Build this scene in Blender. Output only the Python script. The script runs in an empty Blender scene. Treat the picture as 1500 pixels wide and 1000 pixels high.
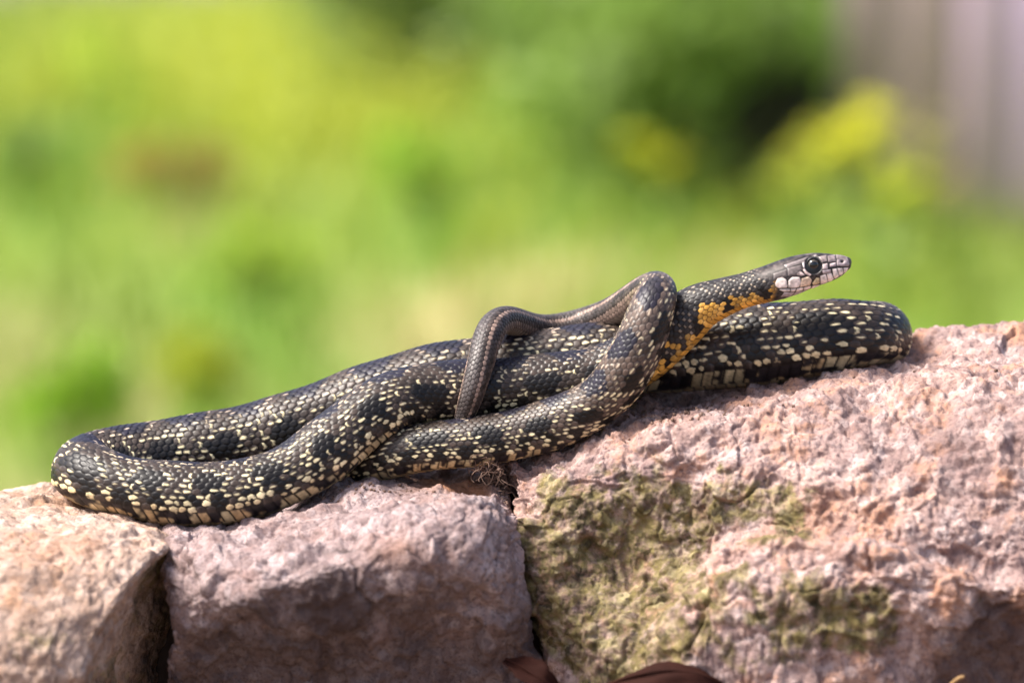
import bpy, math, random
import numpy as np
from mathutils import Vector

# ------------------------------------------------------------------ camera, world, sun, exposure
SC = bpy.context.scene
COL = SC.collection
PITCH = math.radians(7.0)
CAM = np.array([0.0, 0.0, 0.85])
LENS, DIST = 150.0, 1.25
Y0 = DIST * math.cos(PITCH)            # the plane the head lies in
PX = 0.036 / 1500 / (LENS / 1000) * DIST   # metres per photo pixel there (0.2 mm)
DU = 35 * PX                           # unit of depth: 7 mm
cam = bpy.data.cameras.new('camera'); cam_o = bpy.data.objects.new('camera', cam); COL.objects.link(cam_o)
cam_o.location = CAM.tolist(); cam_o.rotation_euler = (math.pi / 2 - PITCH, 0, 0)
cam.lens = LENS; cam.sensor_width = 36; cam.clip_start = 0.05; cam.clip_end = 600
cam.dof.use_dof = True; cam.dof.focus_distance = 1.247; cam.dof.aperture_fstop = 7.8
SC.camera = cam_o

SUN_EL, SUN_AZ = math.radians(54), math.radians(-99)    # azimuth from +Y (away from camera) towards +X
W = bpy.data.worlds.new('World'); SC.world = W; W.use_nodes = True
nt = W.node_tree; nt.nodes.clear()
sky = nt.nodes.new('ShaderNodeTexSky'); sky.sky_type = 'NISHITA'; sky.sun_disc = False
sky.sun_elevation = SUN_EL; sky.sun_rotation = SUN_AZ; sky.dust_density = 4.0; sky.air_density = 0.7; sky.ozone_density = 0.6
bgn = nt.nodes.new('ShaderNodeBackground'); bgn.inputs[1].default_value = 0.13
out = nt.nodes.new('ShaderNodeOutputWorld')
nt.links.new(sky.outputs[0], bgn.inputs[0]); nt.links.new(bgn.outputs[0], out.inputs[0])
sl = bpy.data.lights.new('sun', 'SUN'); sl.energy = 3.2; sl.angle = math.radians(20); sl.color = (1.0, 0.95, 0.88)
sun = bpy.data.objects.new('sun', sl); COL.objects.link(sun)
sd = Vector((math.sin(SUN_AZ) * math.cos(SUN_EL), math.cos(SUN_AZ) * math.cos(SUN_EL), math.sin(SUN_EL)))
sun.rotation_euler = sd.to_track_quat('Z', 'Y').to_euler(); sun.location = (0, 0, 10)
VS = SC.view_settings
VS.view_transform = 'Standard'; VS.look = 'None'; VS.gamma = 1.0; VS.use_curve_mapping = False; VS.exposure = 1.3

# ------------------------------------------------------------------ helpers
RNG = np.random.default_rng(7)
sa, ca = math.sin(PITCH), math.cos(PITCH)

def at(px, py, dep):
    """a place in the world: bearing as seen from the viewpoint, depth in 7 mm units beyond the head's plane"""
    px, py, dep = (np.asarray(v, float) for v in (px, py, dep))
    k = 0.036 / 1500 / (LENS / 1000)
    dx, dy = (px - 750) * k, (500 - py) * k
    fy, fz = dy * sa + ca, dy * ca - sa
    t = (Y0 + dep * DU) / fy
    return np.stack([CAM[0] + t * dx, CAM[1] + t * fy, CAM[2] + t * fz], -1)

def on_ground(px, py, z=0.0):
    k = 0.036 / 1500 / (LENS / 1000)
    dx, dy = (px - 750) * k, (500 - py) * k
    fy, fz = dy * sa + ca, dy * ca - sa
    t = (z - CAM[2]) / fz
    return np.array([t * dx, t * fy, z])

def to_px(P):
    """inverse of at(): bearing of world points"""
    k = 0.036 / 1500 / (LENS / 1000)
    d = P - CAM
    f = d[..., 1] * ca - d[..., 2] * sa
    u = d[..., 1] * sa + d[..., 2] * ca
    return 750 + d[..., 0] / f / k, 500 - u / f / k

def _h(ix, iy, iz):
    n = (ix.astype(np.int64) * 374761393 + iy.astype(np.int64) * 668265263 + iz.astype(np.int64) * 2147483647 + 1013904223)
    n = (n ^ (n >> 13)) * 1274126177
    n = n & 0xFFFFFFFF
    n = ((n ^ (n >> 16)) * 2246822519) & 0xFFFFFFFF
    n = n ^ (n >> 13)
    return (n & 0xFFFF) / 65535.0

def vnoise(P, scale, seed=0):
    Q = P * scale + seed * 17.31 + 500
    I = np.floor(Q).astype(np.int64); F = Q - I
    F = F * F * F * (F * (F * 6 - 15) + 10)
    r = 0
    for a in (0, 1):
        wa = F[:, 0] if a else 1 - F[:, 0]
        for b in (0, 1):
            wb = F[:, 1] if b else 1 - F[:, 1]
            for c in (0, 1):
                wc = F[:, 2] if c else 1 - F[:, 2]
                r = r + wa * wb * wc * _h(I[:, 0] + a, I[:, 1] + b, I[:, 2] + c)
    return r * 2 - 1

def fbm(P, scale, octv=4, seed=0, gain=0.5):
    r, a = 0, 1.0
    for o in range(octv):
        r = r + a * vnoise(P, scale * 2 ** o, seed + o * 3.7); a *= gain
    return r

def cellid(P, scale, seed=0, chips=False):
    """per-point 3D cellular noise: (distance to nearest, gap to second, random of nearest)"""
    Q = P * scale + seed * 9.7 + 300
    I = np.floor(Q).astype(np.int64)
    d1 = np.full(len(P), 9.0); d2 = d1.copy(); rid = np.zeros(len(P)); tilt = np.zeros(len(P))
    for a in (-1, 0, 1):
        for b in (-1, 0, 1):
            for c in (-1, 0, 1):
                x, y, z = I[:, 0] + a, I[:, 1] + b, I[:, 2] + c
                hx, hy, hz = _h(x, y, z), _h(x + 57, y + 11, z + 3), _h(x + 5, y + 91, z + 37)
                d = np.sqrt((x + hx - Q[:, 0]) ** 2 + (y + hy - Q[:, 1]) ** 2 + (z + hz - Q[:, 2]) ** 2)
                m = d < d1
                if chips: tilt = np.where(m, (Q[:, 0] - x - hx) * (hy - .5) + (Q[:, 1] - y - hy) * (hz - .5) + (Q[:, 2] - z - hz) * (hx - .5), tilt)
                d2 = np.where(m, d1, np.minimum(d2, d)); rid = np.where(m, _h(x + 7, y + 3, z + 71), rid); d1 = np.where(m, d, d1)
    if chips: return (rid - .5) * 0.7 + 2.0 * tilt, d2 - d1
    return d1, d2 - d1, rid

def sstep(a, b, x):
    t = np.clip((x - a) / (b - a), 0, 1); return t * t * (3 - 2 * t)

def catmull(C, n):
    """C (k, d) control rows -> n samples, centripetal-ish uniform Catmull-Rom"""
    C = np.asarray(C, float); k = len(C)
    E = np.concatenate([[2 * C[0] - C[1]], C, [2 * C[-1] - C[-2]]])
    t = np.linspace(0, k - 1, n); i = np.minimum(t.astype(int), k - 2); f = (t - i)[:, None]
    if C.ndim == 3: f = f[:, None]
    p0, p1, p2, p3 = E[i], E[i + 1], E[i + 2], E[i + 3]
    m1, m2 = (p2 - p0) * 0.5, (p3 - p1) * 0.5
    return (2 * f**3 - 3 * f**2 + 1) * p1 + (f**3 - 2 * f**2 + f) * m1 + (-2 * f**3 + 3 * f**2) * p2 + (f**3 - f**2) * m2

def mesh_np(name, V, F, mat, parent=None, colors=None, attrs=None, smooth=True):
    """V (n,3); F (m,3|4) int array"""
    V = np.asarray(V, np.float32); F = np.asarray(F, np.int32)
    me = bpy.data.meshes.new(name)
    me.vertices.add(len(V)); me.vertices.foreach_set('co', V.ravel())
    k = F.shape[1]
    me.loops.add(F.size); me.loops.foreach_set('vertex_index', F.ravel())
    me.polygons.add(len(F)); me.polygons.foreach_set('loop_start', np.arange(0, F.size, k, dtype=np.int32))
    if smooth: me.polygons.foreach_set('use_smooth', np.ones(len(F), bool))
    me.update(calc_edges=True)
    if colors is not None:
        ca_ = me.color_attributes.new('Col', 'FLOAT_COLOR', 'POINT')
        c4 = np.ones((len(V), 4), np.float32); c4[:, :3] = colors
        ca_.data.foreach_set('color', c4.ravel())
    for an, av in (attrs or {}).items():
        a_ = me.attributes.new(an, 'FLOAT', 'POINT'); a_.data.foreach_set('value', np.asarray(av, np.float32))
    if mat: me.materials.append(mat)
    o = bpy.data.objects.new(name, me); COL.objects.link(o)
    if parent: o.parent = parent
    return o

def grid_faces(nu, nv, closed_v=False, flip=False):
    i = np.arange(nu - 1)[:, None]; j = np.arange(nv if closed_v else nv - 1)[None, :]
    j2 = (j + 1) % nv
    a, b, c, d = i * nv + j, i * nv + j2, (i + 1) * nv + j2, (i + 1) * nv + j
    F = np.stack([np.broadcast_to(x, (nu - 1, j.shape[1])) for x in ((d, c, b, a) if flip else (a, b, c, d))], -1)
    return F.reshape(-1, 4)

def empty(name, loc):
    o = bpy.data.objects.new(name, None); COL.objects.link(o); o.location = [float(v) for v in loc]; o.empty_display_size = 0.02
    return o

def tag(o, label=None, cat=None, group=None, kind=None):
    if label: o['label'] = label
    if cat: o['category'] = cat
    if group: o['group'] = group
    if kind: o['kind'] = kind
    return o

def adopt(child, root):
    """parent without moving: children are built in world space"""
    child.parent = root; child.location = -Vector(root.location)

# ---- materials
def new_mat(name):
    m = bpy.data.materials.new(name); m.use_nodes = True
    n = m.node_tree.nodes; b = n['Principled BSDF']
    return m, n, m.node_tree.links, b

def N(nodes, typ, **kw):
    n = nodes.new(typ)
    for k, v in kw.items(): setattr(n, k, v)
    return n

def mixc(nodes, links, fac, a, b, blend='MIX'):
    m = nodes.new('ShaderNodeMix'); m.data_type = 'RGBA'; m.blend_type = blend
    for sock, v in ((m.inputs[0], fac), (m.inputs[6], a), (m.inputs[7], b)):
        if isinstance(v, (int, float)): sock.default_value = v
        elif isinstance(v, tuple): sock.default_value = (*v, 1)
        else: links.new(v, sock)
    return m.outputs[2]

def ramp(nodes, links, src, stops):
    r = nodes.new('ShaderNodeValToRGB'); links.new(src, r.inputs[0])
    e = r.color_ramp.elements
    while len(e) < len(stops): e.new(0.5)
    for el, (p, c) in zip(e, stops):
        el.position = p; el.color = (*c, 1) if isinstance(c, tuple) else (c, c, c, 1)
    return r.outputs[0]

def noise(nodes, links, co, scale, detail=4, rough=0.6):
    n = nodes.new('ShaderNodeTexNoise'); n.inputs['Scale'].default_value = scale
    n.inputs['Detail'].default_value = detail; n.inputs['Roughness'].default_value = rough
    links.new(co, n.inputs['Vector']); return n.outputs[0]

def attr_mat(name, rough, spec=0.5, translucent=0.0, bump=None):
    m, n, l, b = new_mat(name)
    a = N(n, 'ShaderNodeAttribute', attribute_name='Col')
    l.new(a.outputs[0], b.inputs['Base Color']); b.inputs['Roughness'].default_value = rough
    b.inputs['Specular IOR Level'].default_value = spec
    if bump:
        tc = N(n, 'ShaderNodeTexCoord'); nz = noise(n, l, tc.outputs['Object'], bump[0], 3)
        bp = n.new('ShaderNodeBump'); bp.inputs['Strength'].default_value = bump[1]; bp.inputs['Distance'].default_value = bump[2]
        l.new(nz, bp.inputs['Height']); l.new(bp.outputs[0], b.inputs['Normal'])
    if translucent:
        t = n.new('ShaderNodeBsdfTranslucent'); l.new(a.outputs[0], t.inputs[0])
        mx = n.new('ShaderNodeMixShader'); mx.inputs[0].default_value = translucent
        l.new(b.outputs[0], mx.inputs[1]); l.new(t.outputs[0], mx.inputs[2])
        l.new(mx.outputs[0], n['Material Output'].inputs[0])
    return m

def plain_mat(name, col, rough=0.6, spec=0.4):
    m, n, l, b = new_mat(name)
    tc = N(n, 'ShaderNodeTexCoord'); nz = noise(n, l, tc.outputs['Object'], 90, 4)
    c = ramp(n, l, nz, [(0.3, tuple(0.65 * v for v in col)), (0.7, tuple(min(1, 1.3 * v) for v in col))])
    l.new(c, b.inputs['Base Color']); b.inputs['Roughness'].default_value = rough; b.inputs['Specular IOR Level'].default_value = spec
    return m

# ------------------------------------------------------------------ the meadow
def ground_tone(px, py):
    """which plants grow where: weights (yellow flowers, lush, straw)"""
    def g(cx, cy, rx, ry): return np.exp(-(((px - cx) / rx) ** 2 + ((py - cy) / ry) ** 2))
    yel = np.clip(1.0 * g(300, 60, 260, 70) + 1.0 * g(520, 110, 240, 90) + 0.5 * g(330, 200, 160, 60) + 0.35 * g(20, 120, 120, 60) + 0.4 * g(720, 290, 120, 50) + 0.5 * g(1230, 300, 180, 60) + 0.25 * g(1100, 420, 300, 60), 0, 1)
    lush = np.clip(0.8 * g(170, 110, 60, 40) + 0.9 * g(50, 240, 60, 60) + 0.7 * g(230, 220, 130, 50) + g(620, 270, 60, 70) + g(370, 380, 120, 50) + g(430, 440, 80, 50) + g(95, 590, 60, 45) + 0.8 * g(290, 545, 50, 40) + 0.7 * g(940, 180, 220, 150) + 0.5 * g(1300, 430, 200, 60), 0, 1)
    straw = np.clip(0.9 * g(175, 535, 60, 50) + 0.8 * g(640, 430, 130, 60) + 0.5 * g(20, 450, 80, 60) + 0.8 * g(10, 660, 70, 60) + 0.6 * g(800, 360, 120, 40) + 0.6 * g(1080, 340, 80, 30) + 0.5 * g(250, 275, 50, 22), 0, 1)
    return yel, lush, straw

m_ground, n, l, b = new_mat('low meadow turf')
tc = N(n, 'ShaderNodeTexCoord'); nz = noise(n, l, tc.outputs['Object'], 9, 6, 0.7)
ga = N(n, 'ShaderNodeAttribute', attribute_name='Col')
l.new(mixc(n, l, 1.0, ga.outputs[0], ramp(n, l, nz, [(0.3, 0.62), (0.7, 1.2)]), 'MULTIPLY'), b.inputs['Base Color'])
b.inputs['Roughness'].default_value = 0.95; b.inputs['Specular IOR Level'].default_value = 0.1
gx = np.concatenate([np.linspace(-150, -9, 20), np.linspace(-8.8, 8.8, 221), np.linspace(9, 150, 20)]); gy = np.concatenate([np.linspace(-30, 1.5, 20), 1.6 * (28 / 1.6) ** np.linspace(0, 1, 150), np.linspace(30, 400, 40)])
GX, GY = np.meshgrid(gx, gy, indexing='ij')
GV = np.stack([GX, GY, np.zeros_like(GX)], -1).reshape(-1, 3)
GV[:, 2] = 0.03 * vnoise(GV, 0.35, 3) - 0.03
GV[:, 2] += 0.10 * np.clip(GV[:, 1] - 26, 0, 60)            # the land climbs beyond the track
gpx, gpy = to_px(GV + [0, 0, .06]); gpy = np.where(GV[:, 1] < 1.6, 900, gpy)
gy_, gl_, gs_ = ground_tone(gpx, gpy)
GC = np.tile(np.array([0.235, 0.31, 0.078]), (len(GV), 1)) * (1 + 0.22 * fbm(GV, 1.3, 3, 2) + 0.15 * fbm(GV, 6, 2, 6))[:, None]
for w_, c_ in ((gy_, (0.33, 0.38, 0.075)), (gl_, (0.19, 0.31, 0.05)), (gs_, (0.46, 0.37, 0.19))):
    w_ = np.clip(w_ * 0.9, 0, 1)[:, None]; GC = GC * (1 - w_) + np.array(c_) * w_
m_added_earth = plain_mat('added bare earth', (0.17, 0.12, 0.09), 0.95, 0.2)  # unseen bare earth, added to keep green bounce light off the stones
PXs = np.linspace(-20, 20, 41); PYs = np.linspace(-25, 1.9, 40)
PV = np.array([(x, y + (0.15 * math.sin(1.7 * x) if y > 1.8 else 0), 0.03) for x in PXs for y in PYs]); PV[:, 2] += 0.01 * vnoise(PV, 1.2, 6)
added_earth = mesh_np('path', PV, grid_faces(41, 40), m_added_earth); tag(added_earth, kind='structure')
ground = mesh_np('ground', GV, grid_faces(len(gx), len(gy)), m_ground, colors=GC); tag(ground, kind='structure')

# farm track at the far edge of the meadow
m_track = plain_mat('dusty track', (0.20, 0.175, 0.165), 0.95, 0.2)
tx = np.linspace(-40, 40, 81)
TV = []
for x in tx:
    yy = 21.5 + 0.5 * math.sin(x * 0.3)
    for q, dz in ((0, -0.02), (0.4, 0.10), (2.8, 0.16), (4.6, 0.75), (5.0, 0.6)):
        TV.append((x, yy + q, 0.02 + dz + 0.02 * math.sin(7 * x + q)))
track = mesh_np('dirt_track', TV, grid_faces(len(tx), 5), m_track); tag(track, kind='structure')

m_blade = attr_mat('grass blades', 0.55, 0.3, 0.55)
def blades(name, X, Y, H, Wd, C, lean=0.9, segs=2):
    n_ = len(X); a = RNG.uniform(0, 2 * np.pi, n_); la = RNG.uniform(0, 2 * np.pi, n_); ln = RNG.uniform(0.1, lean, n_) * H
    sx, sy = np.cos(a) * Wd / 2, np.sin(a) * Wd / 2
    V = []
    for k in range(segs + 1):
        t = k / segs; w = 1 - 0.92 * t ** 1.5
        ox, oy, oz = np.cos(la) * ln * t * t, np.sin(la) * ln * t * t, H * (t - 0.18 * t * t) - 0.02
        V.append(np.stack([X + ox - sx * w, Y + oy - sy * w, oz], -1)); V.append(np.stack([X + ox + sx * w, Y + oy + sy * w, oz], -1))
    V = np.stack(V, 1); base = (np.arange(n_) * (2 * segs + 2))[:, None]
    F = np.concatenate([base + np.array([[2 * k, 2 * k + 1, 2 * k + 3, 2 * k + 2]]) for k in range(segs)], 0)
    return mesh_np(name, V.reshape(-1, 3), F, m_blade, colors=np.repeat(C, 2 * segs + 2, 0), smooth=False)

NB = 70000
Yb = 2.2 * (24 / 2.2) ** RNG.uniform(0, 1, NB) ** 0.8
Xb = RNG.uniform(-1, 1, NB) * (0.17 * Yb + 0.5); wide = np.arange(NB) >= 30000; Xb = np.where(wide, np.sign(Xb) * (0.17 * Yb + 0.5) + Xb * 1.6, Xb)
keep = ~((Yb < 2.4))
Xb, Yb = Xb[keep], Yb[keep]
pts = np.stack([Xb, Yb, np.full_like(Xb, 0.1)], -1)
bl_x, bl_y = to_px(pts)
yel, lush, straw = ground_tone(bl_x, bl_y)
pn = fbm(pts, 1.1, 3, 5)
c_base = np.array([0.235, 0.315, 0.050]); c_lush = np.array([0.13, 0.26, 0.022]); c_straw = np.array([0.46, 0.36, 0.17]); c_yel = np.array([0.34, 0.37, 0.030])
Cb = np.tile(c_base, (len(Xb), 1)) * (1 + 0.25 * pn[:, None])
for wgt, cc in ((yel, c_yel), (lush, c_lush), (straw, c_straw)):
    pick = (RNG.uniform(0, 1, len(Xb)) < wgt * 0.95)[:, None]
    Cb = np.where(pick, cc, Cb)
Cb = Cb * RNG.uniform(0.75, 1.3, (len(Xb), 1))
far = Yb / 8
g_o = blades('meadow_grass', Xb, Yb, (0.05 + 0.09 * RNG.uniform(0, 1, len(Xb))) * (1 - 0.35 * straw) * np.clip(far, .8, 1.3), 0.012 * np.clip(far, 0.8, 2.2), Cb)
tag(g_o, 'bright green meadow grass spreading behind the stones', 'grass', kind='stuff')

# yellow wildflowers by the thousand on the far slope (uncountable)
m_petal = attr_mat('yellow petals', 0.6, 0.3, 0.4)
def petals(P, R):
    """one small five-petalled cup per point"""
    k = 5; n_ = len(P); V = np.zeros((n_, 2 * k + 1, 3)); V[:, 0] = P - [0, 0, 1] * R[:, None] * 0.3
    a0 = RNG.uniform(0, 6.28, n_)
    for q in range(2 * k):
        rr = R * (1.0 if q % 2 == 0 else 0.55); a = a0 + q * math.pi / k
        V[:, q + 1] = P + np.stack([np.cos(a) * rr, np.sin(a) * rr, R * (0.15 if q % 2 == 0 else 0.0)], -1)
    base = (np.arange(n_) * (2 * k + 1))[:, None]
    F = np.concatenate([base + np.array([[0, q + 1, (q + 1) % (2 * k) + 1]]) for q in range(2 * k)], 0)
    return V.reshape(-1, 3), F, 2 * k + 1
sel = (RNG.uniform(0, 1, len(Xb)) < yel * 0.42) & (Yb > 7.5)
FP = np.stack([Xb[sel] + RNG.normal(0, .05, sel.sum()), Yb[sel] + RNG.normal(0, .05, sel.sum()), RNG.uniform(0.08, 0.20, sel.sum())], -1)
fV, fF, kk = petals(FP, 0.016 * RNG.uniform(0.7, 1.3, len(FP)) * np.clip(FP[:, 1] / 9, 1, 1.8))
fC = np.repeat(np.array([0.48, 0.52, 0.09]) * RNG.uniform(0.8, 1.15, (len(FP), 1)), kk, 0)
ff = mesh_np('yellow_wildflowers', fV, fF, m_petal, colors=fC, smooth=False)
tag(ff, 'yellow wildflowers massed across the far meadow', 'wildflowers', kind='stuff')

# leafy things: leaf cards spread through a volume
m_leaf = attr_mat('leaves', 0.5, 0.4, 0.5)
m_bark = plain_mat('bark', (0.13, 0.10, 0.08), 0.9, 0.2)
def leaf_cloud(P, size, C, up=0.3):
    n_ = len(P); d = RNG.normal(0, 1, (n_, 3)); d[:, 2] += up; d /= np.linalg.norm(d, axis=1, keepdims=True)
    e = np.cross(d, RNG.normal(0, 1, (n_, 3))); e /= np.linalg.norm(e, axis=1, keepdims=True)
    s = (size * RNG.uniform(0.6, 1.4, n_))[:, None]; nn = np.cross(d, e)
    V = np.stack([P, P + d * s * 0.5 + e * s * 0.26 + nn * s * 0.05, P + d * s, P + d * s * 0.5 - e * s * 0.26 + nn * s * 0.05], 1)
    F = np.arange(n_ * 4).reshape(-1, 4)
    return V.reshape(-1, 3), F, np.repeat(C, 4, 0)

def tube(P, R, k=8):
    P = np.asarray(P, float); n_ = len(P); T = np.gradient(P, axis=0); T /= np.linalg.norm(T, axis=1, keepdims=True) + 1e-12
    ref = np.where(np.abs(T[:, 2:3]) > 0.9, [[1., 0, 0]], [[0, 0, 1.]]); A = np.cross(T, ref); A /= np.linalg.norm(A, axis=1, keepdims=True); B = np.cross(T, A)
    a = np.linspace(0, 2 * np.pi, k, endpoint=False)
    V = P[:, None] + np.asarray(R)[:, None, None] * (np.cos(a)[None, :, None] * A[:, None] + np.sin(a)[None, :, None] * B[:, None])
    return V.reshape(-1, 3), grid_faces(n_, k, True)

def join(parts):
    Vs, Fs, off = [], [], 0
    for V, F in parts: Vs.append(V); Fs.append(F + off); off += len(V)
    return np.concatenate(Vs), np.concatenate(Fs)

def shrub(name, base, rx, ry, hz, nleaf, leaf, col, label, cat='shrub', clumps=26, gap=0.0, group=None):
    r = empty(name, base); tag(r, label, cat, group)
    cz = RNG.normal(0, 1, (clumps, 3)); cz /= np.linalg.norm(cz, axis=1, keepdims=True); cz *= RNG.uniform(0.25, 1, (clumps, 1)) ** 0.5
    cz = cz * [rx * .8, ry * .8, hz * 0.42] + [0, 0, hz * (0.55 + gap)]
    cr = RNG.uniform(0.2, 0.36, clumps) * min(rx, hz); tone = RNG.uniform(0.6, 1.35, clumps)
    idx = RNG.integers(0, clumps, nleaf)
    d = RNG.normal(0, 1, (nleaf, 3)); d /= np.linalg.norm(d, axis=1, keepdims=True)
    P = cz[idx] + d * cr[idx][:, None] * RNG.uniform(0.5, 1.05, (nleaf, 1))
    P[:, 2] = np.maximum(P[:, 2], 0.02)
    C = np.array(col) * tone[idx][:, None] * RNG.uniform(0.75, 1.25, (nleaf, 1))
    V, F, C = leaf_cloud(P, np.full(nleaf, leaf), C)
    mesh_np('foliage', V, F, m_leaf, r, colors=C, smooth=False)
    st = []
    for q in range(7):
        tip = cz[q]; P_ = np.array([[0.03 * math.cos(q), 0.03 * math.sin(q), -0.03], tip * [0.4, 0.4, 0.5], tip])
        st.append(tube(catmull(P_, 8), np.linspace(0.022, 0.006, 8) * max(0.4, hz), 6))
    V, F = join(st); mesh_np('stem', V, F, m_bark, r)
    return r

shrub('shrub', on_ground(960, 300), 0.50, 0.45, 0.62, 3600, 0.060, (0.27, 0.40, 0.08), 'big round green shrub left of the grey board wall', clumps=40)
shrub('shrub', on_ground(1115, 305), 0.22, 0.2, 0.26, 2500, 0.045, (0.06, 0.065, 0.03), 'low dark shrub between the round green shrub and the board wall', clumps=30, gap=0.1)
shrub('shrub', on_ground(860, 130) , 1.3, 0.8, 1.0, 7000, 0.09, (0.30, 0.40, 0.13), 'wide pale green bush far behind the round shrub', clumps=40)
weeds = [(100, 640, .085, .16, (0.11, 0.27, 0.012), 'small vivid green weed tuft behind the left coil of the snake'),
         (290, 575, .07, .11, (0.17, 0.27, 0.02), 'low olive green weed beside the pale straw patch'),
         (252, 300, .16, .20, (0.16, 0.165, 0.035), 'brownish green bush in the middle of the meadow'),
         (45, 275, .12, .22, (0.13, 0.27, 0.06), 'upright dark green weed at the left of the brownish bush'),
         (620, 320, .13, .30, (0.14, 0.31, 0.03), 'tall fresh green weed behind the arched tail'),
         (375, 420, .12, .14, (0.17, 0.33, 0.03), 'spreading grass green weed above the long back coil'),
         (180, 130, .22, .25, (0.18, 0.34, 0.03), 'green weed clump among the far yellow wildflowers')]
for (px, py, r_, h_, c_, lb) in weeds:
    shrub('weed', on_ground(px, py), r_, r_, 0.7 * h_, 260, 0.035 + 0.02 * r_, [c_[0] * 2.1, c_[1] * 1.5, c_[2] * 1.5], lb, 'weed', 14, group=None)

# countable yellow flower plants by the shrub and wall
def flower_plant(px, py, h_, nfl, spread, label, col=(0.66, 0.58, 0.02), size=0.018):
    b0 = on_ground(px, py); r = empty('flower_plant', b0); tag(r, label, 'flower', 'tall yellow flowers by the board wall')
    parts = []; heads = []
    for q in range(nfl):
        a = RNG.uniform(0, 6.28); s = spread * RNG.uniform(0, 1) ** .6; hh = h_ * RNG.uniform(0.75, 1.1)
        P_ = catmull(np.array([[0, 0, -0.02], [s * .4 * math.cos(a), s * .4 * math.sin(a), hh * .55], [s * math.cos(a), s * math.sin(a), hh]]), 8)
        parts.append(tube(P_, np.linspace(0.004, 0.002, 8), 5)); heads.append(P_[-1])
    V, F = join(parts); mesh_np('stem', V, F, m_stem, r)
    for hd in heads:
        P_ = hd + RNG.normal(0, 0.007, (9, 3)); V, F, k_ = petals(P_, np.full(9, size) * RNG.uniform(.7, 1.2, 9))
        C = np.tile(np.array(col), (len(V), 1)) * np.repeat(RNG.uniform(.8, 1.15, (9, 1)), k_, 0)
        mesh_np('flower_head', V, F, m_petal, r, colors=C, smooth=False)
    nl = 36; P_ = np.stack([RNG.normal(0, spread * .5, nl), RNG.normal(0, spread * .5, nl), RNG.uniform(0.02, h_ * .55, nl)], -1)
    V, F, C = leaf_cloud(P_, np.full(nl, 0.05), np.tile([0.24, 0.34, 0.06], (nl, 1)) * RNG.uniform(.7, 1.3, (nl, 1)))
    mesh_np('foliage', V, F, m_leaf, r, colors=C, smooth=False)
m_stem = plain_mat('green stems', (0.10, 0.19, 0.03), 0.6)
flower_plant(925, 330, 0.17, 5, 0.04, 'yellow flower cluster in front of the round green shrub', (0.62, 0.62, 0.03), 0.023)
flower_plant(985, 345, 0.16, 5, 0.045, 'olive yellow flower cluster close beside the brighter cluster by the round shrub', (0.52, 0.53, 0.03), 0.022)
flower_plant(1262, 400, 0.29, 14, 0.07, 'brightest yellow flower plant in front of the board wall foot', (0.80, 0.80, 0.08), 0.024)
flower_plant(1205, 370, 0.22, 6, 0.07, 'yellow flower plant between the dark shrub and the brightest flowers', (0.66, 0.68, 0.12), 0.022)
flower_plant(1345, 330, 0.21, 4, 0.05, 'pale yellow flowers overlapping the lilac grey boards', (0.66, 0.62, 0.25))
flower_plant(1300, 440, 0.22, 6, 0.06, 'green yellow flower plant just below the brightest flowers', (0.62, 0.68, 0.04), 0.023)
flower_plant(1395, 420, 0.20, 3, 0.04, 'buff coloured flower heads near the foot of the right boards', (0.45, 0.38, 0.14))
flower_plant(1170, 420, 0.20, 5, 0.06, 'greenish yellow flower plant above the head of the snake', (0.55, 0.6, 0.08))

# weathered board wall
m_boards = []
for q, c in enumerate([(0.36, 0.27, 0.29), (0.52, 0.38, 0.54), (0.62, 0.46, 0.72), (0.54, 0.39, 0.60), (0.66, 0.50, 0.80)]):
    m, n, l, b = new_mat('weathered board %d' % q); tc = N(n, 'ShaderNodeTexCoord')
    mp = n.new('ShaderNodeMapping'); mp.inputs['Scale'].default_value = (14, 14, 0.9); l.new(tc.outputs['Object'], mp.inputs[0])
    nz = noise(n, l, mp.outputs[0], 2.2, 6, 0.65)
    l.new(ramp(n, l, nz, [(0.25, tuple(.62 * v for v in c)), (0.5, c), (0.8, tuple(1.2 * v for v in c))]), b.inputs['Base Color'])
    b.inputs['Roughness'].default_value = 0.85; m_boards.append(m)
wb = on_ground(1352, 322); wall = empty('board_wall', wb); tag(wall, 'weathered lilac grey upright board wall at the meadow edge', 'wall')
def box(x0, x1, y0, y1, z0, z1, bv=0.006):
    V = [(x, y, z) for x in (x0, x1) for y in (y0, y1) for z in (z0, z1)]
    return np.array(V, float), np.array([[0, 1, 3, 2], [4, 6, 7, 5], [0, 4, 5, 1], [2, 3, 7, 6], [0, 2, 6, 4], [1, 5, 7, 3]])
wall.rotation_euler.z = -0.75
order = [0, 0, 1, 2, 3, 2, 4, 3, 2, 4, 3, 2]
x = -0.23
for q in range(12):
    w = RNG.uniform(0.125, 0.175); dy = RNG.uniform(-0.008, 0.008)
    V, F = box(x + .003, x + w - .003, dy, dy + .03, -0.05, 1.9 + RNG.uniform(-.03, .03)); V[:, 0] += RNG.normal(0, .0015, 8)
    mesh_np('board', V, F, m_boards[order[q]], wall, smooth=False); x += w
for z in (0.35, 1.45):
    V, F = box(-0.22, x - .02, 0.04, 0.10, z, z + .1); mesh_np('rail', V, F, m_boards[0], wall, smooth=False)
for xx in (-0.15, x - 0.25):
    V, F = box(xx, xx + .1, 0.101, 0.2, -0.1, 1.85); mesh_np('post', V, F, m_boards[0], wall, smooth=False)

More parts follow.
